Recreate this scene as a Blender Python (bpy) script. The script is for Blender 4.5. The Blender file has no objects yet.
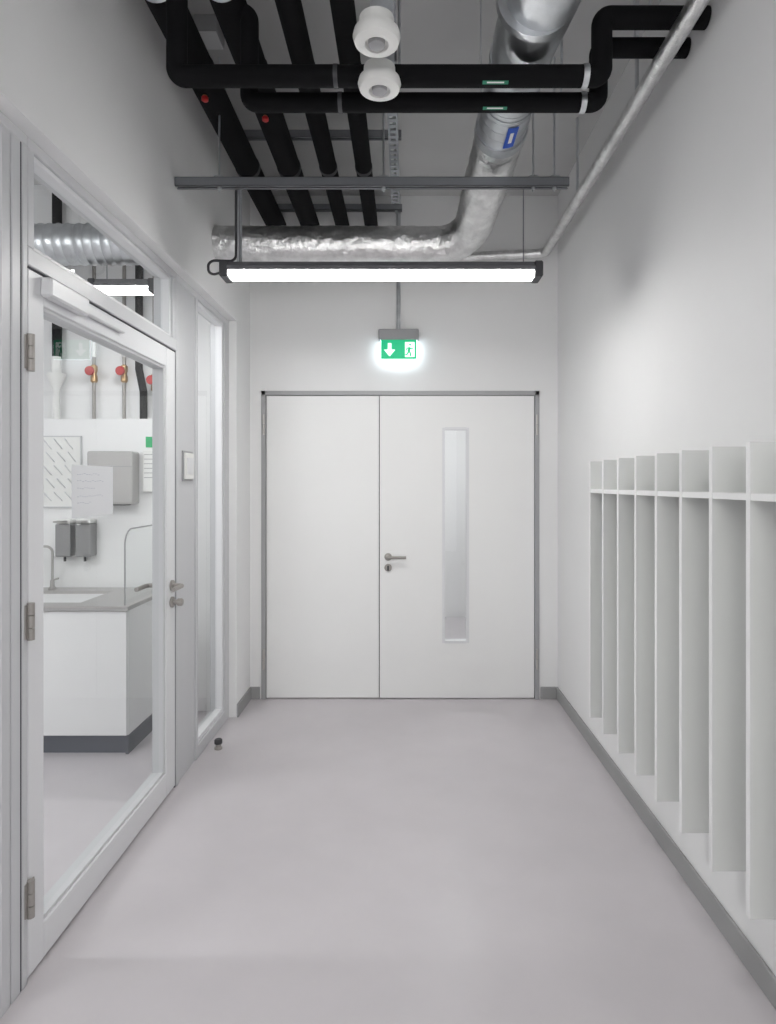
import bpy, bmesh, math, random
from mathutils import Vector, Matrix
random.seed(4)
S = bpy.context.scene
COL = S.collection
EYE = 1.49
F = 640.0
XL, XR, YB, ZC = -1.075, 1.06, 4.44, 3.49
XP = -1.13   # glazed partition plane

# ------------------------------------------------------------------ materials
def mat(name, col, rough=0.5, metal=0.0, bump=0.0, bscale=60, var=0.0, vscale=3, emit=None, estr=0, spec=0.5, detail=4):
    m = bpy.data.materials.new(name); m.use_nodes = True
    nt = m.node_tree; b = nt.nodes['Principled BSDF']
    b.inputs['Base Color'].default_value = (*col, 1)
    b.inputs['Roughness'].default_value = rough
    b.inputs['Metallic'].default_value = metal
    b.inputs['Specular IOR Level'].default_value = spec
    tc = nt.nodes.new('ShaderNodeTexCoord')
    n = nt.nodes.new('ShaderNodeTexNoise'); n.inputs['Scale'].default_value = vscale; n.inputs['Detail'].default_value = detail
    nt.links.new(tc.outputs['Object'], n.inputs['Vector'])
    r = nt.nodes.new('ShaderNodeMapRange')
    v = max(var, 0.008)
    r.inputs['To Min'].default_value = 1 - v; r.inputs['To Max'].default_value = 1 + v
    r.inputs['From Min'].default_value = .3; r.inputs['From Max'].default_value = .7
    nt.links.new(n.outputs['Fac'], r.inputs['Value'])
    mx = nt.nodes.new('ShaderNodeVectorMath'); mx.operation = 'SCALE'
    mx.inputs[0].default_value = col
    nt.links.new(r.outputs['Result'], mx.inputs['Scale'])
    nt.links.new(mx.outputs['Vector'], b.inputs['Base Color'])
    if bump > 0:
        n2 = nt.nodes.new('ShaderNodeTexNoise'); n2.inputs['Scale'].default_value = bscale; n2.inputs['Detail'].default_value = 6
        nt.links.new(tc.outputs['Object'], n2.inputs['Vector'])
        bp = nt.nodes.new('ShaderNodeBump'); bp.inputs['Strength'].default_value = bump; bp.inputs['Distance'].default_value = .01
        nt.links.new(n2.outputs['Fac'], bp.inputs['Height']); nt.links.new(bp.outputs['Normal'], b.inputs['Normal'])
    if emit:
        b.inputs['Emission Color'].default_value = (*emit, 1); b.inputs['Emission Strength'].default_value = estr
    return m

M = {}
M['wall'] = mat('wall_paint', (.84, .84, .84), .75, bump=.05, bscale=250, var=.01)
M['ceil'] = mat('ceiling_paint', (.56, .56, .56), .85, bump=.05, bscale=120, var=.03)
M['floor'] = mat('linoleum', (.565, .535, .555), .30, bump=.01, bscale=40, var=.025, vscale=5, detail=8)
M['base'] = mat('baseboard_grey', (.33, .33, .33), .5)
M['frame'] = mat('frame_grey', (.58, .585, .60), .4)
M['leaf'] = mat('leaf_light_grey', (.75, .755, .77), .38)
M['gasket'] = mat('gasket', (.06, .06, .07), .7, spec=.2)
M['door'] = mat('door_white', (.86, .86, .855), .45)
M['dframe'] = mat('steel_frame_grey', (.38, .38, .39), .45)
M['steel'] = mat('brushed_steel', (.50, .485, .47), .38, .85, bump=.05, bscale=200)
M['dsteel'] = mat('dispenser_steel', (.32, .32, .32), .35, .8)
M['hinge'] = mat('hinge_nickel', (.36, .34, .32), .45, .4)
M['zinc'] = mat('galvanised', (.62, .64, .66), .38, 1, bump=.08, bscale=30, var=.12, vscale=14)
M['strut'] = mat('strut_zinc', (.30, .31, .33), .45, .8, var=.08)
M['foil'] = mat('crumpled_foil', (.74, .74, .74), .30, 1, bump=1.0, bscale=28, var=.15, vscale=18)
M['black'] = mat('black_insulation', (.008, .008, .009), .9, bump=.15, bscale=60, var=.2, spec=.15)
M['red'] = mat('red_plastic', (.45, .02, .02), .4)
M['white'] = mat('white_plastic', (.82, .82, .80), .4)
M['greyp'] = mat('grey_plastic', (.35, .35, .36), .5)
M['hous'] = mat('housing_grey', (.14, .14, .15), .5)
M['dgrey'] = mat('dark_plastic', (.05, .05, .055), .5)
M['green'] = mat('green_label', (.03, .24, .14), .5)
M['blue'] = mat('blue_label', (.02, .10, .55), .5)
M['rack'] = mat('rack_white', (.73, .74, .725), .5)
M['rackedge'] = mat('rack_edge', (.88, .88, .88), .5)
M['cab'] = mat('cabinet_white', (.84, .84, .84), .4)
M['plinth'] = mat('plinth_dark', (.09, .10, .12), .5)
M['disp'] = mat('dispenser_beige', (.47, .46, .45), .35, .3)
M['paper'] = mat('paper', (.74, .75, .77), .8)
M['ink'] = mat('ink', (.45, .47, .54), .8)
M['brass'] = mat('brass_valve', (.45, .30, .16), .35, 1)
M['conc'] = mat('lab_top', (.40, .39, .38), .3)
M['lamp'] = mat('diffuser', (1, 1, 1), .5, emit=(1, .99, .97), estr=36)
M['lamp2'] = mat('diffuser_lab', (1, 1, 1), .5, emit=(.98, .99, 1), estr=62)
M['sg'] = mat('sign_green', (.0, .40, .17), .4, emit=(.0, .6, .27), estr=.5)
M['sw'] = mat('sign_white', (.9, 1, .95), .4, emit=(.8, 1, .92), estr=.9)
M['sglow'] = mat('sign_edge', (.9, 1, .98), .4, emit=(.80, .93, 1), estr=4)

def glass_mat():
    m = bpy.data.materials.new('clear_glass'); m.use_nodes = True
    nt = m.node_tree; nt.nodes.clear()
    o = nt.nodes.new('ShaderNodeOutputMaterial'); mix = nt.nodes.new('ShaderNodeMixShader')
    t = nt.nodes.new('ShaderNodeBsdfTransparent'); t.inputs['Color'].default_value = (.965, .98, .975, 1)
    g = nt.nodes.new('ShaderNodeBsdfGlossy'); g.inputs['Roughness'].default_value = 0.0
    lw = nt.nodes.new('ShaderNodeLayerWeight'); lw.inputs['Blend'].default_value = .5
    p = nt.nodes.new('ShaderNodeMath'); p.operation = 'POWER'; p.inputs[1].default_value = 5
    a = nt.nodes.new('ShaderNodeMath'); a.operation = 'MULTIPLY_ADD'; a.inputs[1].default_value = .8; a.inputs[2].default_value = .04
    nt.links.new(lw.outputs['Facing'], p.inputs[0]); nt.links.new(p.outputs[0], a.inputs[0])
    nt.links.new(a.outputs[0], mix.inputs[0]); nt.links.new(t.outputs[0], mix.inputs[1]); nt.links.new(g.outputs[0], mix.inputs[2])
    nt.links.new(mix.outputs[0], o.inputs['Surface'])
    return m
M['glass'] = glass_mat()

# ------------------------------------------------------------------ helpers
def G(name, loc=(0, 0, 0)):
    e = bpy.data.objects.new(name, None); e.empty_display_size = .05
    e.location = loc; COL.objects.link(e); return e

def finish(name, bm, m, parent=None, smooth=False, center=True):
    bmesh.ops.recalc_face_normals(bm, faces=bm.faces)
    c = Vector((0, 0, 0))
    if center and bm.verts:
        mn = Vector([min(v.co[i] for v in bm.verts) for i in range(3)]); mxx = Vector([max(v.co[i] for v in bm.verts) for i in range(3)])
        c = (mn + mxx) / 2
        bmesh.ops.translate(bm, vec=-c, verts=bm.verts)
    me = bpy.data.meshes.new(name); bm.to_mesh(me); bm.free()
    me.materials.append(M[m] if isinstance(m, str) else m)
    if smooth:
        for p in me.polygons: p.use_smooth = True
        try: me.set_sharp_from_angle(angle=math.radians(40))
        except Exception: pass
    ob = bpy.data.objects.new(name, me); COL.objects.link(ob)
    if parent:
        ob.parent = parent; ob.location = c - parent.location
    else: ob.location = c
    return ob

def addbox(bm, x0, x1, y0, y1, z0, z1, bev=0.0, seg=1):
    x0, x1 = sorted((x0, x1)); y0, y1 = sorted((y0, y1)); z0, z1 = sorted((z0, z1))
    r = bmesh.ops.create_cube(bm, size=1)
    vs = r['verts']
    for v in vs:
        v.co = Vector((x0 + (v.co.x + .5) * (x1 - x0), y0 + (v.co.y + .5) * (y1 - y0), z0 + (v.co.z + .5) * (z1 - z0)))
    if bev > 0:
        es = list({e for v in vs for e in v.link_edges})
        bmesh.ops.bevel(bm, geom=es, offset=min(bev, .45 * min(x1 - x0, y1 - y0, z1 - z0)), segments=seg, affect='EDGES', profile=.5)

def box(name, x0, x1, y0, y1, z0, z1, m, parent=None, bev=0.0, seg=1):
    bm = bmesh.new(); addbox(bm, x0, x1, y0, y1, z0, z1, bev, seg)
    return finish(name, bm, m, parent)

def boxes(name, L, m, parent=None, bev=0.0):
    bm = bmesh.new()
    for b in L: addbox(bm, *b, bev=bev)
    return finish(name, bm, m, parent)

def fillet(pts, rad, n=8):
    pts = [Vector(p) for p in pts]
    if rad <= 0 or len(pts) < 3: return pts
    out = [pts[0]]
    for i in range(1, len(pts) - 1):
        a, b, c = pts[i - 1], pts[i], pts[i + 1]
        d1 = (a - b); d2 = (c - b)
        ang = d1.angle(d2)
        t = min(rad / max(math.tan(ang / 2), 1e-3), d1.length * .49, d2.length * .49)
        d1.normalize(); d2.normalize()
        p0 = b + d1 * t; p1 = b + d2 * t
        for k in range(n + 1):
            u = k / n
            w = math.sin(ang / 2)
            den = (1 - u) ** 2 + 2 * u * (1 - u) * w + u * u
            out.append(((1 - u) ** 2 * p0 + 2 * u * (1 - u) * w * b + u * u * p1) / den)
    out.append(pts[-1]); return out

def resample(pts, step):
    out = [pts[0]]
    for a, b in zip(pts, pts[1:]):
        n = max(1, int((b - a).length / step))
        for k in range(1, n + 1): out.append(a.lerp(b, k / n))
    return out

def addtube(bm, pts, r, seg=16, fil=0.0, step=None, disp=0.0, caps=True, rfun=None):
    P = fillet(pts, fil) if len(pts) > 2 else [Vector(p) for p in pts]
    if step: P = resample(P, step)
    Q = [P[0]]
    for p in P[1:]:
        if (p - Q[-1]).length > 1e-5: Q.append(p)
    P = Q
    T = []
    for i in range(len(P)):
        a = P[max(i - 1, 0)]; b = P[min(i + 1, len(P) - 1)]
        T.append((b - a).normalized())
    up = Vector((0, 0, 1)) if abs(T[0].z) < .9 else Vector((0, 1, 0))
    nrm = T[0].cross(up).normalized()
    rings = []; s = 0
    for i, p in enumerate(P):
        if i:
            s += (P[i] - P[i - 1]).length
            nrm = (nrm - T[i] * nrm.dot(T[i])).normalized()
        bn = T[i].cross(nrm)
        ring = []
        rr = rfun(s) if rfun else r
        for k in range(seg):
            a = 2 * math.pi * k / seg
            q = rr + (random.uniform(-disp, disp) if disp else 0)
            ring.append(bm.verts.new(p + (nrm * math.cos(a) + bn * math.sin(a)) * q))
        rings.append(ring)
    for a, b in zip(rings, rings[1:]):
        for k in range(seg):
            bm.faces.new((a[k], a[(k + 1) % seg], b[(k + 1) % seg], b[k]))
    if caps:
        bm.faces.new(rings[0]); bm.faces.new(rings[-1][::-1])

def tube(name, pts, r, m, parent=None, **k):
    bm = bmesh.new(); addtube(bm, pts, r, **k)
    return finish(name, bm, m, parent, smooth=True)

def tubes(name, L, m, parent=None, **k):
    bm = bmesh.new()
    for pts, r in L: addtube(bm, pts, r, **k)
    return finish(name, bm, m, parent, smooth=True)

def lathe(name, prof, c, m, parent=None, axis='Z', seg=32):
    bm = bmesh.new(); rings = []
    for r, h in prof:
        ring = []
        for k in range(seg):
            a = 2 * math.pi * k / seg; u, v = max(r, 1e-4) * math.cos(a), max(r, 1e-4) * math.sin(a)
            co = {'Z': (u, v, h), 'Y': (u, h, v), 'X': (h, u, v)}[axis]
            ring.append(bm.verts.new(Vector(co) + Vector(c)))
        rings.append(ring)
    for a, b in zip(rings, rings[1:]):
        for k in range(seg): bm.faces.new((a[k], a[(k + 1) % seg], b[(k + 1) % seg], b[k]))
    bm.faces.new(rings[0]); bm.faces.new(rings[-1][::-1])
    return finish(name, bm, m, parent, smooth=True)

def poly(name, pts2, y, th, m, parent):
    bm = bmesh.new()
    vs = [bm.verts.new((x, y, z)) for x, z in pts2]
    f = bm.faces.new(vs)
    r = bmesh.ops.extrude_face_region(bm, geom=[f])
    bmesh.ops.translate(bm, vec=(0, -th, 0), verts=[e for e in r['geom'] if isinstance(e, bmesh.types.BMVert)])
    return finish(name, bm, m, parent)

def pane_x(name, x, y0, y1, z0, z1, parent=None):
    bm = bmesh.new()
    bm.faces.new([bm.verts.new(p) for p in ((x, y0, z0), (x, y1, z0), (x, y1, z1), (x, y0, z1))])
    return finish(name, bm, 'glass', parent)

# ------------------------------------------------------------------ room shell
LX = -4.4; LYB = 4.28; YF = -3.0; Y2 = 7.17
box('floor', LX - .1, XR + .9, YF - .1, Y2 + .1, -.12, 0, 'floor')
box('ceiling', LX - .1, XR + .9, YF - .1, Y2 + .1, ZC, ZC + .12, 'ceil')
box('wall_right', XR, XR + .15, YF, YB + .2, 0, ZC, 'wall')
box('wall_behind', LX, XR + .15, YF - .1, YF, 0, ZC, 'wall')
DX0, DX1, DZ = -.995, .93, 2.135
boxes('wall_back', [(XL - .15, DX0, YB, YB + .2, 0, ZC), (DX1, XR + .02, YB, YB + .2, 0, ZC), (DX0, DX1, YB, YB + .2, DZ, ZC)], 'wall')
PT = 2.53
boxes('wall_left', [(XL - .15, XL, YF, YB, PT, ZC), (XL - .15, XL, 4.085, YB, 0, PT)], 'wall')
box('wall_lab_back', LX, XL - .15, LYB, LYB + .1, 0, ZC, 'wall')
box('wall_lab_side', LX - .1, LX, YF, LYB, 0, ZC, 'wall')
boxes('wall_next_room', [(-1.8, XR + .9, Y2, Y2 + .1, 0, ZC), (-1.9, -1.8, YB + .1, Y2, 0, ZC), (XR + .8, XR + .9, YB + .1, Y2, 0, ZC)], 'wall')

def baseboard(name, L):
    bm = bmesh.new()
    for b in L: addbox(bm, *b, bev=.003)
    finish(name, bm, 'base')
baseboard('baseboard_right', [(XR - .012, XR, YF, YB, 0, .085)])
baseboard('baseboard_back', [(XL, DX0 - .01, YB - .012, YB, 0, .085), (DX1 + .01, XR - .012, YB - .012, YB, 0, .085)])
baseboard('baseboard_left', [(XL, XL + .012, 4.085, YB - .012, 0, .085)])

# ------------------------------------------------------------------ double door (back)
d = G('door_1', (-.03, YB, 0))
fw = .03
boxes('frame', [(DX0, DX0 + fw, YB - .012, YB + .12, 0, DZ), (DX1 - fw, DX1, YB - .012, YB + .12, 0, DZ), (DX0, DX1, YB - .012, YB + .12, DZ - fw, DZ)], 'dframe', d, bev=.002)
lx0, lxm, lx1 = DX0 + fw + .004, -.178, DX1 - fw - .004
ly0, ly1 = YB - .002, YB + .045
lz0, lz1 = .008, DZ - fw - .004
box('leaf_passive', lx0, lxm - .003, ly0, ly1, lz0, lz1, 'door', d, bev=.002)
wx0, wx1, wz0, wz1 = .262, .44, .39, 1.88
boxes('leaf_active', [(lxm + .003, wx0, ly0, ly1, lz0, lz1), (wx1, lx1, ly0, ly1, lz0, lz1), (wx0, wx1, ly0, ly1, lz0, wz0), (wx0, wx1, ly0, ly1, wz1, lz1)], 'door', d)
boxes('glazing_bead', [(wx0 - .004, wx0 + .014, ly0 - .006, ly1 + .006, wz0, wz1), (wx1 - .014, wx1 + .004, ly0 - .006, ly1 + .006, wz0, wz1),
                       (wx0 + .014, wx1 - .014, ly0 - .006, ly1 + .006, wz0 - .004, wz0 + .014), (wx0 + .014, wx1 - .014, ly0 - .006, ly1 + .006, wz1 - .014, wz1 + .004)], 'leaf', d)
bm = bmesh.new(); bm.faces.new([bm.verts.new(p) for p in ((wx0, YB + .02, wz0), (wx1, YB + .02, wz0), (wx1, YB + .02, wz1), (wx0, YB + .02, wz1))])
finish('glass', bm, 'glass', d)
box('meeting_gap', lxm - .003, lxm + .003, YB + .01, ly1, lz0, lz1, 'gasket', d)
hx, hz = -.117, .985
lathe('handle_rose', [(.026, 0), (.026, -.008), (.022, -.01)], (hx, ly0, hz), 'hinge', d, 'Y')
lathe('key_rose', [(.026, 0), (.026, -.008), (.022, -.01)], (hx, ly0, hz - .075), 'hinge', d, 'Y')
boxes('keyhole', [(hx - .006, hx + .006, ly0 - .016, ly0 - .008, hz - .095, hz - .06)], 'dgrey', d)
tube('lever', [(hx, ly0, hz), (hx, ly0 - .055, hz), (hx + .125, ly0 - .055, hz)], .0105, 'hinge', d, fil=.018)
for i, (x, z) in enumerate([(DX0 + fw * .6, 1.9), (DX0 + fw * .6, .28), (DX1 - fw * .6, 1.9), (DX1 - fw * .6, .28)]):
    tubes('hinge_%d' % (i + 1), [([(x, YB - .02, z - .07), (x, YB - .02, z - .003)], .009), ([(x, YB - .02, z + .003), (x, YB - .02, z + .07)], .009)], 'steel', d)

# ------------------------------------------------------------------ glazed partition on left
FX0, FX1 = XP - .09, XP + .006
yA, yB_, yC, yD, yE, yF_ = 1.83, 1.912, 3.144, 3.476, 4.0, 4.10
TZ0, TZ1, HZ = 2.145, 2.20, 2.495
w1 = G('window_1', (XP, -.6, 1.2)); w2 = G('window_2', (XP, 2.5, 2.35)); w3 = G('window_3', (XP, 3.6, 1.2))
boxes('frame', [
    (FX0, FX1, YF, yB_ - .005, HZ, PT),
    (FX0, FX1, yA, 1.872, 0, HZ), (FX0, FX1, 1.882, yB_ - .005, 0, HZ),
    (FX0, FX1, YF, yA - .05, 0, .08), (FX0, FX1, yA - .05, yA - .006, 0, HZ), (FX0, FX1, .2, .26, .08, HZ), (FX0, FX1, -1.4, -1.34, .08, HZ),
], 'frame', w1, bev=.003)
boxes('frame', [
    (FX0, FX1, yB_ - .005, yC + .007, HZ, PT), (FX0, FX1, yB_ - .005, yC + .007, TZ0, TZ1),
    (FX0, FX1, yB_ - .005, yB_ + .03, TZ1, HZ), (FX0, FX1, yC - .04, yC + .007, TZ1, HZ),
], 'frame', w2, bev=.003)
boxes('frame', [
    (FX0, FX1, yC + .007, yF_, HZ, PT), (FX0, FX1, yC + .007, yC + .05, 0, HZ),
    (FX0, FX1, yD - .03, yD, 0, HZ), (FX0, FX1, yE, yF_, 0, HZ), (FX0, FX1, yD, yE, 0, .07),
], 'frame', w3, bev=.003)
boxes('gaskets', [(FX0 + .01, FX1 - .004, 1.872, 1.882, 0, HZ), (FX0 + .01, FX1 - .012, yA - .006, yA, 0, HZ)], 'gasket', w1)
box('solid_panel', XP - .07, XP - .004, yC + .05, yD - .03, 0, HZ, 'frame', w3)
def beads(L, x0, x1, y0, y1, z0, z1, t):
    L += [(x0, x1, y0, y0 + t, z0, z1), (x0, x1, y1 - t, y1, z0, z1), (x0, x1, y0 + t, y1 - t, z0, z0 + t), (x0, x1, y0 + t, y1 - t, z1 - t, z1)]
L = []; beads(L, XP - .05, XP - .006, yD, yE, .07, HZ, .025); boxes('beads', L, 'leaf', w3, bev=.002)
L = []; beads(L, XP - .05, XP - .006, yB_ + .03, yC - .04, TZ1, HZ, .016); boxes('beads', L, 'leaf', w2, bev=.002)
pane_x('glass', XP - .04, yD, yE, .07, HZ, w3)
pane_x('glass', XP - .04, yB_ + .03, yC - .04, TZ1, HZ, w2)
pane_x('glass', XP - .04, YF, yA - .05, .08, HZ, w1)

# lab glass door
g = G('door_2', (XP, 2.4, 0))
gx0, gx1 = XP - .06, XP + .002
a0, a1 = yB_ + .003, yC - .003
LZ = TZ0 - .008
boxes('seals', [(FX0 + .01, FX1 - .012, yB_ - .005, yB_ + .002, 0, TZ0), (FX0 + .01, FX1 - .006, yC - .002, yC + .007, 0, TZ0), (FX0 + .01, FX1 - .008, yB_, yC, TZ0 - .007, TZ0)], 'gasket', g)
boxes('leaf_frame', [(gx0, gx1, a0, a0 + .085, .010, LZ), (gx0, gx1, a1 - .115, a1, .010, LZ), (gx0, gx1, a0 + .085, a1 - .115, .010, .12), (gx0, gx1, a0 + .085, a1 - .115, 2.045, LZ)], 'leaf', g, bev=.003)
L = []; beads(L, gx0 - .001, gx1 - .008, a0 + .083, a1 - .113, .118, 2.047, .014)
boxes('beads', L, 'frame', g, bev=.002)
pane_x('glass', XP - .03, a0 + .083, a1 - .113, .115, 2.05, g)
for i, z in enumerate((1.882, 1.08, .253)):
    bm = bmesh.new()
    addtube(bm, [(gx1 + .012, a0 - .006, z - .055), (gx1 + .012, a0 - .006, z - .02)], .011)
    addtube(bm, [(gx1 + .012, a0 - .006, z - .018), (gx1 + .012, a0 - .006, z + .018)], .011)
    addtube(bm, [(gx1 + .012, a0 - .006, z + .02), (gx1 + .012, a0 - .006, z + .055)], .011)
    addbox(bm, gx1 + .004, gx1 + .008, a0 - .025, a0 + .02, z - .05, z + .05)
    finish('hinge_%d' % (i + 1), bm, 'hinge', g, smooth=True)
hy = a1 - .05; hZ = 1.0
for sx, xx in ((1, gx1), (-1, gx0)):
    n = 'outer' if sx > 0 else 'inner'
    lathe('rose_' + n, [(.026, 0), (.026, .009 * sx), (.022, .011 * sx)], (xx, hy, hZ), 'hinge', g, 'X')
    lathe('key_rose_' + n, [(.026, 0), (.026, .009 * sx), (.022, .011 * sx)], (xx, hy, hZ - .08), 'hinge', g, 'X')
    tube('lever_' + n, [(xx, hy, hZ), (xx + .055 * sx, hy, hZ), (xx + .055 * sx, hy - .125, hZ)], .0105, 'hinge', g, fil=.018)
lathe('lock_knob', [(.012, 0), (.012, .03), (.018, .032), (.018, .05), (.014, .055)], (gx1, hy, hZ - .08), 'hinge', g, 'X')
box('closer_rail', gx1, gx1 + .022, a0 + .10, a0 + .62, 2.085, 2.118, 'leaf', g, bev=.004)
box('closer_body', gx1, gx1 + .038, a0 + .06, a0 + .30, 2.07, 2.13, 'leaf', g, bev=.006)
# handwritten note taped to the door glass
box('paper_note', XP - .0285, XP - .0275, 2.225, 2.537, 1.37, 1.558, 'paper', g)
L = []
for i, (zz, ln) in enumerate([(1.525, .16), (1.50, .2), (1.475, .13), (1.445, .19), (1.42, .1)]):
    y = 2.26
    while y < 2.26 + ln:
        s = random.uniform(.006, .014); zj = zz + random.uniform(-.003, .003)
        L.append((XP - .0275, XP - .0270, y, y + s, zj, zj + .0018)); y += s + .007
boxes('note_handwriting', L, 'ink', g)

s_ = G('access_switch', (XP, 3.3, 1.57))
boxes('rim', [(XP - .004, XP + .004, 3.25, 3.395, 1.505, 1.66)], 'greyp', s_)
box('plate', XP + .003, XP + .014, 3.26, 3.385, 1.515, 1.65, 'white', s_, bev=.003)
box('rocker', XP + .014, XP + .018, 3.28, 3.365, 1.54, 1.625, 'leaf', s_, bev=.002)

st = G('door_stopper', (-1.03, 3.62, 0))
lathe('base', [(.022, 0), (.022, .01), (.016, .014), (.014, .03)], (-1.05, 3.60, 0), 'hinge', st)
lathe('rubber', [(.02, .03), (.022, .034), (.022, .05), (.017, .056)], (-1.05, 3.60, 0), 'dgrey', st)

# ------------------------------------------------------------------ coat rack dividers
c = G('coat_rack', (1.0, 2.2, .9))
ys = [1.671 + .2057 * i for i in range(-3, 8)]
AX = .90
zt, zb = EYE + .122 * .9, EYE - 1.262 * .9
for i, y in enumerate(ys):
    box('divider_%d' % (i + 1), AX + .001, XR, y, y + .018, zb, zt, 'rack', c)
    box('edge_band_%d' % (i + 1), AX, AX + .001, y - .0005, y + .0185, zb, zt, 'rackedge', c)
for i, (y, y2) in enumerate(zip(ys, ys[1:])):
    box('shelf_%d' % (i + 1), AX + .002, XR, y + .018, y2, EYE - .043, EYE - .025, 'rackedge', c)

# ------------------------------------------------------------------ linear luminaire
def luminaire(cx, cy, zb, ln, m='lamp', name='ceiling_light', top=None):
    o = G(name, (cx, cy, zb + .04))
    x0, x1 = cx - ln / 2, cx + ln / 2
    bm = bmesh.new()
    prof = [(-.055, .028), (-.055, .045), (-.042, .068), (.042, .068), (.055, .045), (.055, .028)]
    A = [bm.verts.new((x0, cy + p, zb + q)) for p, q in prof]; B = [bm.verts.new((x1, cy + p, zb + q)) for p, q in prof]
    for k in range(len(prof)): bm.faces.new((A[k], A[(k + 1) % 6], B[(k + 1) % 6], B[k]))
    bm.faces.new(A); bm.faces.new(B[::-1])
    finish('housing', bm, 'hous', o)
    bm = bmesh.new()
    prof = [(-.050, .028), (-.046, .012), (-.034, .003), (0, 0), (.034, .003), (.046, .012), (.050, .028)]
    A = [bm.verts.new((x0 + .028, cy + p, zb + q)) for p, q in prof]; B = [bm.verts.new((x1 - .028, cy + p, zb + q)) for p, q in prof]
    n = len(prof)
    for k in range(n): bm.faces.new((A[k], A[(k + 1) % n], B[(k + 1) % n], B[k]))
    bm.faces.new(A); bm.faces.new(B[::-1])
    finish('diffuser', bm, m, o)
    boxes('end_caps', [(x0 - .012, x0 + .028, cy - .057, cy + .057, zb - .003, zb + .07), (x1 - .028, x1 + .012, cy - .057, cy + .057, zb - .003, zb + .07)], 'dgrey', o, bev=.006)
    if top is None: top = ZC
    tubes('suspension_wires', [([(cx + sgn * (ln / 2 - .07), cy, zb + .068), (cx + sgn * (ln / 2 - .07), cy, top)], .003) for sgn in (-1, 1)], 'strut', o, seg=8)
    return o
SY, SZ = 3.0, EYE + 1.41
lum = luminaire(-.11, SY, 2.450, 1.47, top=SZ - .02)
tube('power_cable', [(-.85, SY, 2.485), (-.92, SY, 2.465), (-.93, SY + .02, 2.545), (-.80, SY + .03, 2.545), (-.80, SY + .03, SZ - .02)], .006, 'dgrey', lum, fil=.03, seg=8)
tube('conduit', [(-.785, SY + .035, 2.52), (-.785, SY + .035, SZ - .02)], .012, 'zinc', lum, seg=12)
luminaire(-.11, .30, 2.450, 1.47)
luminaire(-.11, -1.9, 2.450, 1.47)
luminaire(-1.53, 3.50, 2.53, .34, 'lamp2')
luminaire(-3.0, 2.0, 2.62, 1.47, 'lamp2')
luminaire(-2.6, .3, 2.62, 1.47, 'lamp2')
luminaire(.2, 5.8, 2.62, 1.47, 'lamp2')

# unseen area lamp added behind the camera as soft frontal fill
al = bpy.data.lights.new('added_front_fill', 'AREA'); al.shape = 'RECTANGLE'; al.size = 1.9; al.size_y = 3.0; al.energy = 20; al.color = (.97, .985, 1)
ao = bpy.data.objects.new('added_front_fill', al); COL.objects.link(ao); ao.location = (0, -2.9, 1.75); ao.rotation_euler = (math.radians(90), 0, 0)

# ------------------------------------------------------------------ struts & rods
def strut(name, x0, x1, y, z, rods, h=.041):
    o = G(name, ((x0 + x1) / 2, y, z))
    boxes('channel', [(x0, x1, y - .0205, y - .0175, z - h / 2, z + h / 2), (x0, x1, y + .0175, y + .0205, z - h / 2, z + h / 2), (x0, x1, y - .0205, y + .0205, z + h / 2 - .003, z + h / 2),
                      (x0, x1, y - .0205, y - .009, z - h / 2, z - h / 2 + .003), (x0, x1, y + .009, y + .0205, z - h / 2, z - h / 2 + .003)], 'strut', o)
    tubes('threaded_rods', [([(x, y, z - h / 2 - .02), (x, y, ZC)], .0045) for x in rods], 'zinc', o, seg=8)
    bm = bmesh.new()
    for x in rods:
        addbox(bm, x - .02, x + .02, y - .022, y + .022, z + h / 2, z + h / 2 + .006)
        addtube(bm, [(x, y, z - h / 2 - .01), (x, y, z - h / 2)], .010, seg=6)
    finish('washers', bm, 'zinc', o)
    return o
strut('support_rail', XL + .003, .765, SY, SZ, [-.87, -.1, .60, .70])
for y in (3.46, 4.37, 2.05): strut('support_rail', -1.0, -.02, y, EYE + 1.885, [-.98, -.06], .038)

# ------------------------------------------------------------------ longitudinal insulated pipes
PH = EYE + 1.79
pX = [(-.888, .066), (-.655, .064), (-.433, .048), (-.233, .046)]
for x, r in pX:
    o = G('insulated_pipe', (x, 2, PH))
    tube('insulation', [(x, -2.9, PH), (x, YB - .002, PH)], r, 'black', o, seg=28, step=.5)
    tubes('jacket_joints', [([(x, y, PH), (x, y + .03, PH)], r + .003) for y in (2.75, 3.6)], 'dgrey', o, seg=28)
    boxes('hangers', [(x - .004, x + .004, y - .012, y + .012, PH + r - .004, EYE + 1.866) for y in (3.46, 4.37, 2.05)], 'strut', o)
    tube('clamp', [(x, 2.27, PH), (x, 2.29, PH)], r + .004, 'zinc', o, seg=28)
    vy = {-.888: 2.84, -.655: 3.0}.get(x)
    if vy:
        lathe('drain_stem', [(.010, 0), (.010, -.012)], (x, vy, PH - r), 'brass', o)
        lathe('drain_cap', [(.012, -.006), (.015, -.009), (.015, -.022), (.010, -.026)], (x, vy, PH - r), 'red', o)

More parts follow.
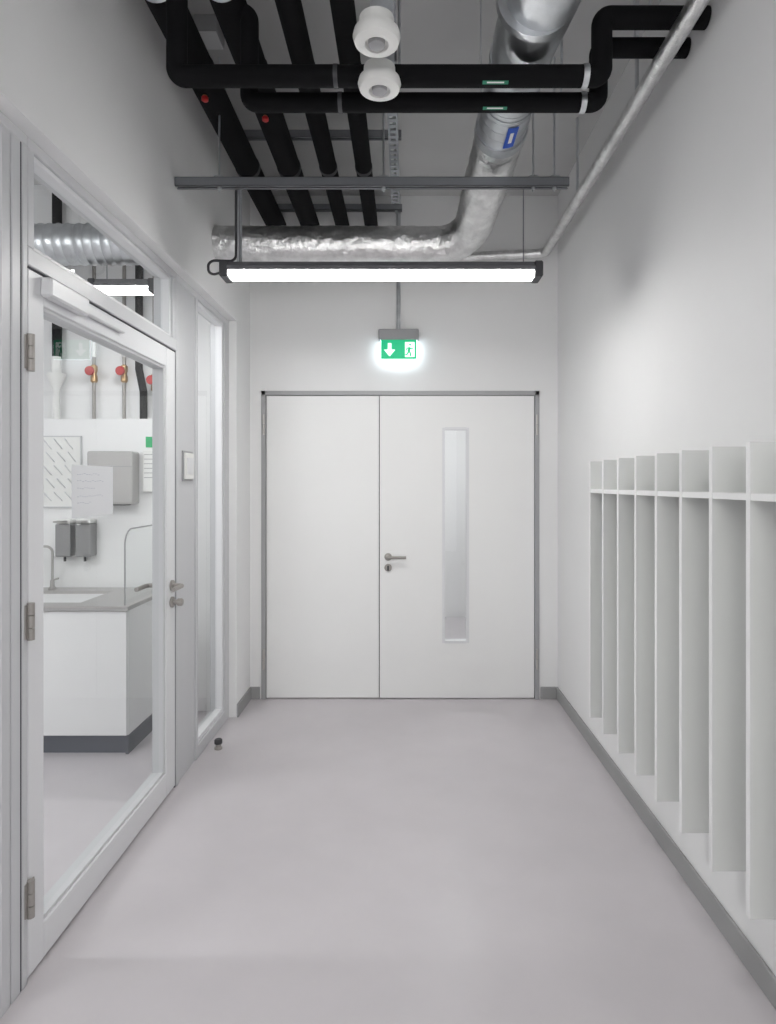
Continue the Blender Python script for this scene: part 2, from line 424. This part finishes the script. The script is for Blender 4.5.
H1, H2 = EYE + 1.43, EYE + 1.635
def cross(y, xl, xstep, r, px, lx):
    o = G('insulated_pipe', (0, y, H1))
    tube('insulation', [(px, y, PH - .01), (xl, y, PH - .04), (xl, y, H1), (xstep, y, H1), (xstep, y, H2), (XR - .002, y, H2)], r, 'black', o, seg=24, fil=.028, step=.1)
    tube('clamp_ring', [(xstep - .07, y, H1), (xstep - .05, y, H1)], r + .003, 'zinc', o, seg=24)
    tube('joint', [(-.25, y, H1), (-.235, y, H1)], r + .002, 'dgrey', o, seg=24)
    tube('end_collar', [(.99, y, H2), (1.01, y, H2)], r + .003, 'dgrey', o, seg=24)
    def lab(nm, x0, x1, a0, a1, rr, m):
        bm = bmesh.new(); vs = []
        for k in range(5):
            a = math.radians(a0 + (a1 - a0) * k / 4)
            vs.append([bm.verts.new((x, y - math.cos(a) * rr, H1 + math.sin(a) * rr)) for x in (x0, x1)])
        for a, b in zip(vs, vs[1:]): bm.faces.new((a[0], a[1], b[1], b[0]))
        finish(nm, bm, m, o)
    lab('label', lx, lx + .09, -72, -52, r + .0012, 'green')
    lab('label_text', lx + .015, lx + .075, -65, -57, r + .0018, 'white')
    tubes('rods', [([(x, y, z), (x, y, ZC)], .004) for x, z in ((xstep - .14, H1 + r), (.86, H2 + r), (-.02, H1 + r))], 'zinc', o, seg=8)
    return o
cA = cross(2.245, -.80, .69, .036, -.86, .27)
cB = cross(2.40, -.583, .725, .034, -.63, .29)
o = G('perforated_rail', (-.05, 2.6, EYE + 1.49))
y = 1.5
zr = EYE + 1.478
L = [(-.070, -.063, 1.5, 3.38, zr, zr + .003), (-.037, -.030, 1.5, 3.38, zr, zr + .003), (-.0715, -.0695, 1.5, 3.38, zr, zr + .022), (-.0305, -.0285, 1.5, 3.38, zr, zr + .022)]
while y < 3.37:
    L.append((-.063, -.037, y, y + .022, zr, zr + .003)); y += .042
boxes('rail', L, 'strut', o)
tubes('rods', [([(-.05, yy, zr), (-.05, yy, ZC)], .004) for yy in (1.7, 3.3)], 'zinc', o, seg=8)
def detector(x, y, z):
    o = G('smoke_detector', (x, y, z))
    lathe('base', [(.045, .07), (.052, .066), (.054, .035), (.050, .03)], (x, y, z), 'white', o)
    lathe('body', [(.050, .032), (.068, .026), (.072, .010), (.066, -.008), (.052, -.016), (.036, -.014), (.032, -.002), (.001, -.002)], (x, y, z), 'white', o, seg=40)
    lathe('chamber', [(.026, .0), (.024, -.016), (.012, -.022), (.001, -.023)], (x, y, z), 'greyp', o)
    boxes('bracket', [(x - .02, x + .05, y - .015, y + .015, z + .068, zr)], 'zinc', o)
detector(-.085, 2.13, EYE + 1.32)
detector(-.085, 1.92, EYE + 1.33)

# ------------------------------------------------------------------ ventilation duct
DH, DXX = EYE + 1.59, .43
o = G('ventilation_duct', (.3, 3.2, DH))
tube('foil_section', [(XL + .002, 3.65, EYE + 1.365), (.36, 3.65, EYE + 1.365), (DXX, 2.98, DH - .005), (DXX, 2.86, DH)], .112, 'foil', o, seg=40, fil=.20, step=.025, disp=.0035, rfun=lambda s: .099 if s < 1.2 else .099 + min((s - 1.2) / .7, 1) * .012)
tube('spiral_section', [(DXX, 2.87, DH), (DXX, 2.36, DH)], .108, 'zinc', o, seg=48)
tubes('collars', [([(DXX, 2.90, DH), (DXX, 2.84, DH)], .117), ([(DXX, 2.64, DH), (DXX, 2.625, DH)], .112), ([(DXX, 2.40, DH), (DXX, 2.37, DH)], .116), ([(DXX, 2.12, DH), (DXX, 2.09, DH)], .128)], 'zinc', o, seg=48)
tube('main_section', [(DXX, 2.38, DH), (DXX, 2.30, DH), (DXX + .02, 2.1, DH + .01), (DXX + .06, 1.6, DH + .02), (DXX + .06, -2.9, DH + .02)], .118, 'zinc', o, seg=48, rfun=lambda s: .108 + min(s, .15) / .15 * .014)
tubes('spiral_seams', [([(DXX, 2.84 - .06 * k, DH), (DXX, 2.836 - .06 * k, DH)], .1095) for k in range(8)], 'zinc', o, seg=48)
box('hanger_strap_a', DXX - .12, DXX - .117, 2.62, 2.645, DH, ZC, 'zinc', o)
box('hanger_strap_b', DXX + .117, DXX + .12, 2.62, 2.645, DH, ZC, 'zinc', o)
for nm, a0_, da, nn, rr, ya, yb, mm in (('sticker', -90, 4, 6, .1125, 2.66, 2.82, 'blue'), ('sticker_print', -82, 4, 2, .1132, 2.70, 2.78, 'white')):
    bm = bmesh.new(); vs = []
    for k in range(nn + 1):
        a = math.radians(a0_ + k * da)
        vs.append([bm.verts.new((DXX + math.cos(a) * rr, yy, DH + math.sin(a) * rr)) for yy in (ya, yb)])
    for a, b in zip(vs, vs[1:]): bm.faces.new((a[0], a[1], b[1], b[0]))
    finish(nm, bm, mm, o)

o = G('foil_wrapped_pipe', (.945, 3, EYE + 1.557))
tube('pipe', [(.942, -2.9, EYE + 1.557), (.942, 4.30, EYE + 1.55), (.30, 4.385, EYE + 1.55)], .031, 'foil', o, seg=20, fil=.06, step=.04, disp=.0012)
boxes('brackets', [(.937, .947, y - .01, y + .01, EYE + 1.58, ZC) for y in (2.6, 3.5)], 'zinc', o)

o = G('junction_box', (-.85, 2.78, 3.45))
box('box', -.90, -.80, 2.72, 2.84, 3.42, ZC, 'greyp', o, bev=.004)
box('lid', -.895, -.805, 2.725, 2.835, 3.413, 3.42, 'leaf', o, bev=.002)

# ------------------------------------------------------------------ exit sign
o = G('exit_sign', (-.05, 4.40, 2.4))
x0, x1 = -.168, .082
box('housing', x0 - .012, x1 + .012, 4.345, YB - .001, 2.475, 2.545, 'greyp', o, bev=.006)
sz0, sz1 = 2.34, 2.475
sy = 4.375
box('light_panel', x0, x1, sy, sy + .02, sz0, sz1, 'sglow', o, bev=.002)
box('face_green', x0 + .003, x1 - .003, sy - .003, sy - .0005, sz0 + .003, sz1, 'sg', o)
cx = -.105; zc_ = (sz0 + sz1) / 2
poly('arrow', [(cx - .012, zc_ + .045), (cx + .012, zc_ + .045), (cx + .012, zc_), (cx + .038, zc_), (cx, zc_ - .045), (cx - .038, zc_), (cx - .012, zc_)], sy - .003, .002, 'sw', o)
poly('doorway', [(.0, zc_ - .05), (.065, zc_ - .05), (.065, zc_ + .052), (.0, zc_ + .052)], sy - .003, .002, 'sw', o)
bm = bmesh.new()
for P_, r in (([(.030, sy - .006, zc_ + .016), (.026, sy - .006, zc_ - .012)], .008), ([(.026, sy - .006, zc_ - .012), (.040, sy - .006, zc_ - .026), (.036, sy - .006, zc_ - .045)], .005),
              ([(.026, sy - .006, zc_ - .012), (.014, sy - .006, zc_ - .032), (.002, sy - .006, zc_ - .034)], .005), ([(.030, sy - .006, zc_ + .014), (.046, sy - .006, zc_ + .004), (.054, sy - .006, zc_ + .012)], .004),
              ([(.030, sy - .006, zc_ + .014), (.014, sy - .006, zc_ + .010), (.008, sy - .006, zc_ - .006)], .004), ([(.034, sy - .006, zc_ + .028), (.035, sy - .006, zc_ + .038)], .007)):
    addtube(bm, P_, r, seg=8)
finish('running_figure', bm, 'sg', o)
tube('conduit', [(-.045, YB - .02, 2.545), (-.045, YB - .02, ZC)], .014, 'zinc', o, seg=14)

# ------------------------------------------------------------------ LAB
PF = 4.20
box('trim_lab_panel', LX, -1.23, PF, LYB, 0, 1.918, 'cab', None, bev=.002)
o = G('lab_counter', (-2.3, 3.9, 0))
cx0, cx1, cy0 = -3.4, -1.53, 3.52
CT = .795
box('carcass', cx0, cx1, cy0 + .022, PF - .002, .10, CT, 'cab', o, bev=.002)
L = []
xx = cx1 - .002
while xx > cx0 + .2:
    L.append((xx - .596, xx, cy0, cy0 + .02, .105, CT - .005)); xx -= .6
boxes('cabinet_doors', L, 'cab', o, bev=.002)
box('plinth', cx0, cx1 - .012, cy0 + .03, PF - .01, 0, .10, 'plinth', o)
box('end_plinth', cx1 - .012, cx1 + .004, cy0 + .01, PF - .01, 0, .10, 'plinth', o)
s0, s1, t0, t1 = -2.35, -1.85, 3.66, 4.06
boxes('countertop', [(cx0, s0, cy0 - .015, PF - .002, CT, .812), (s1, cx1 + .012, cy0 - .015, PF - .002, CT, .812), (s0, s1, cy0 - .015, t0, CT, .812), (s0, s1, t1, PF - .002, CT, .812)], 'conc', o)
boxes('raised_rim', [(cx0, cx1 + .012, cy0 - .015, cy0, .812, .818), (cx1, cx1 + .012, cy0, PF - .002, .812, .818)], 'steel', o)
boxes('sink_basin', [(s0, s0 + .01, t0, t1, .6, .81), (s1 - .01, s1, t0, t1, .6, .81), (s0, s1, t0, t0 + .01, .6, .81), (s0, s1, t1 - .01, t1, .6, .81), (s0, s1, t0, t1, .59, .6)], 'steel', o)
def faucet(x, y, h, nm):
    lathe(nm + '_base', [(.024, 0), (.024, .01), (.014, .02), (.012, .06)], (x, y, .812), 'steel', o)
    tube(nm + '_gooseneck', [(x, y, .82), (x, y, .82 + h), (x - .10, y - .05, .82 + h), (x - .10, y - .05, .82 + h - .05)], .008, 'steel', o, fil=.04, seg=12)
    tube(nm + '_lever', [(x, y, .87), (x + .05, y - .02, .885)], .006, 'steel', o, seg=10)
faucet(-2.27, 4.12, .27, 'tap')
gx = -1.565
pts = fillet([(gx, 3.575, .812), (gx, 3.575, 1.235), (gx, PF - .002, 1.235)], .09, 8)
tube('splash_guard_edge', pts, .0045, 'greyp', o, seg=8)
bm = bmesh.new()
bm.faces.new([bm.verts.new(p) for p in pts] + [bm.verts.new((gx, PF - .002, .812))])
finish('splash_guard', bm, 'glass', o)
o = G('drying_rack', (-2.25, PF, 1.58))
box('board', -2.42, -2.125, PF - .012, PF, 1.34, 1.80, 'white', o, bev=.003)
boxes('board_rim', [(-2.425, -2.12, PF - .016, PF, 1.335, 1.342), (-2.425, -2.12, PF - .016, PF, 1.798, 1.805), (-2.125, -2.118, PF - .016, PF, 1.335, 1.805), (-2.427, -2.42, PF - .016, PF, 1.335, 1.805)], 'frame', o)
L = []
for i in range(4):
    for j in range(5):
        xx = -2.385 + i * .07 + (j % 2) * .02; zz = 1.38 + j * .085
        L.append(([(xx, PF - .012, zz), (xx, PF - .11, zz + .06)], .0036))
tubes('pegs', L, 'leaf', o, seg=8)
o = G('paper_towel_dispenser', (-1.87, PF, 1.53))
box('body', -2.03, -1.74, PF - .12, PF, 1.36, 1.70, 'disp', o, bev=.012, seg=2)
box('outlet', -1.98, -1.79, PF - .10, PF - .02, 1.352, 1.362, 'dgrey', o)
box('front_seam', -2.032, -1.738, PF - .122, PF - .118, 1.60, 1.604, 'greyp', o)
for x in (-2.20, -2.07):
    o = G('soap_dispenser', (x, PF, 1.14))
    box('body', x - .05, x + .05, PF - .09, PF, 1.02, 1.235, 'dsteel', o, bev=.01, seg=2)
    box('lid', x - .045, x + .045, PF - .085, PF, 1.235, 1.262, 'white', o, bev=.006)
    box('lever', x - .03, x + .03, PF - .15, PF - .08, 1.245, 1.255, 'steel', o, bev=.003)
    tube('nozzle', [(x, PF - .06, 1.02), (x, PF - .06, .99)], .008, 'dgrey', o)
o = G('safety_sign', (-1.66, PF, 1.63))
box('green_plate', -1.70, -1.61, PF - .004, PF, 1.73, 1.80, 'sg', o)
box('white_plate', -1.71, -1.61, PF - .03, PF, 1.44, 1.71, 'white', o, bev=.002)
boxes('text_lines', [(-1.70, -1.64, PF - .0312, PF - .030, 1.68 - .03 * k, 1.684 - .03 * k) for k in range(6)], 'greyp', o)
M['sg2'] = mat('sign_plate_green', (.02, .42, .15), .5)
bpy.data.objects['green_plate'].data.materials[0] = M['sg2']
for x, zv in ((-2.06, 2.23), (-1.86, 2.23), (-1.66, 2.17)):
    o = G('water_pipe', (x, 4.25, 2.3))
    tube('pipe', [(x, 4.24, 1.918), (x, 4.24, 2.75), (x, 4.24, ZC)], .012, 'hinge', o, seg=14)
    lathe('valve_body', [(.012, -.06), (.022, -.05), (.022, -.02), (.016, 0), (.022, .02), (.022, .05), (.012, .06)], (x, 4.24, zv - .01), 'brass', o)
    lathe('handwheel', [(.008, 0), (.008, -.035), (.028, -.037), (.031, -.046), (.028, -.055), (.006, -.058)], (x, 4.225, zv), 'red', o, 'Y')
    tube('upper_sleeve', [(x, 4.24, zv + .10), (x, 4.24, zv + .33)], .018, 'white', o)
o = G('drain_pipe', (-1.75, 4.235, 2.2))
tube('pipe', [(-1.73, 4.235, 1.918), (-1.73, 4.235, 2.10), (-1.76, 4.235, 2.25), (-1.76, 4.235, ZC)], .024, 'black', o, fil=.05)
o = G('funnel_drain', (-2.3, 4.23, 2.2))
tube('black_inlet', [(-2.30, 4.23, 2.32), (-2.30, 4.23, ZC)], .03, 'black', o)
lathe('funnel', [(.022, -.25), (.022, -.06), (.028, -.04), (.055, .03), (.057, .05), (.03, .052), (.03, .16)], (-2.30, 4.222, 2.168), 'white', o)
o = G('lab_duct', (-1.9, 3.3, 2.70))
bm = bmesh.new()
addtube(bm, [(-3.6, 3.45, 2.78), (-1.45, 3.45, 2.78)], .105, seg=40, step=.012, rfun=lambda s: .105 + (.005 if (s % .05) < .012 else 0))
finish('spiral', bm, 'zinc', o, smooth=True)
tube('end_elbow', [(-1.47, 3.45, 2.78), (-1.38, 3.45, 2.78), (-1.38, 3.45, 3.0), (-1.38, 3.45, ZC)], .103, 'zinc', o, seg=32, fil=.08)
tubes('rods', [([(x, 3.45, 2.88), (x, 3.45, ZC)], .004) for x in (-1.7, -2.6)], 'zinc', o, seg=8)

# ------------------------------------------------------------------ world, camera
wd = bpy.data.worlds.new('world'); S.world = wd; wd.use_nodes = True
wd.node_tree.nodes['Background'].inputs[0].default_value = (.8, .8, .8, 1)
wd.node_tree.nodes['Background'].inputs[1].default_value = .3
cam = bpy.data.cameras.new('camera'); co = bpy.data.objects.new('camera', cam); COL.objects.link(co)
co.location = (0, 0, EYE); co.rotation_euler = (math.radians(90), 0, 0)
cam.sensor_width = 36; cam.lens = 36 * F / 1024
cam.shift_x = -17 / 1024; cam.shift_y = -28 / 1024
cam.clip_start = .05
S.camera = co
S.view_settings.view_transform = 'Standard'
S.view_settings.look = 'None'
S.view_settings.exposure = -.02
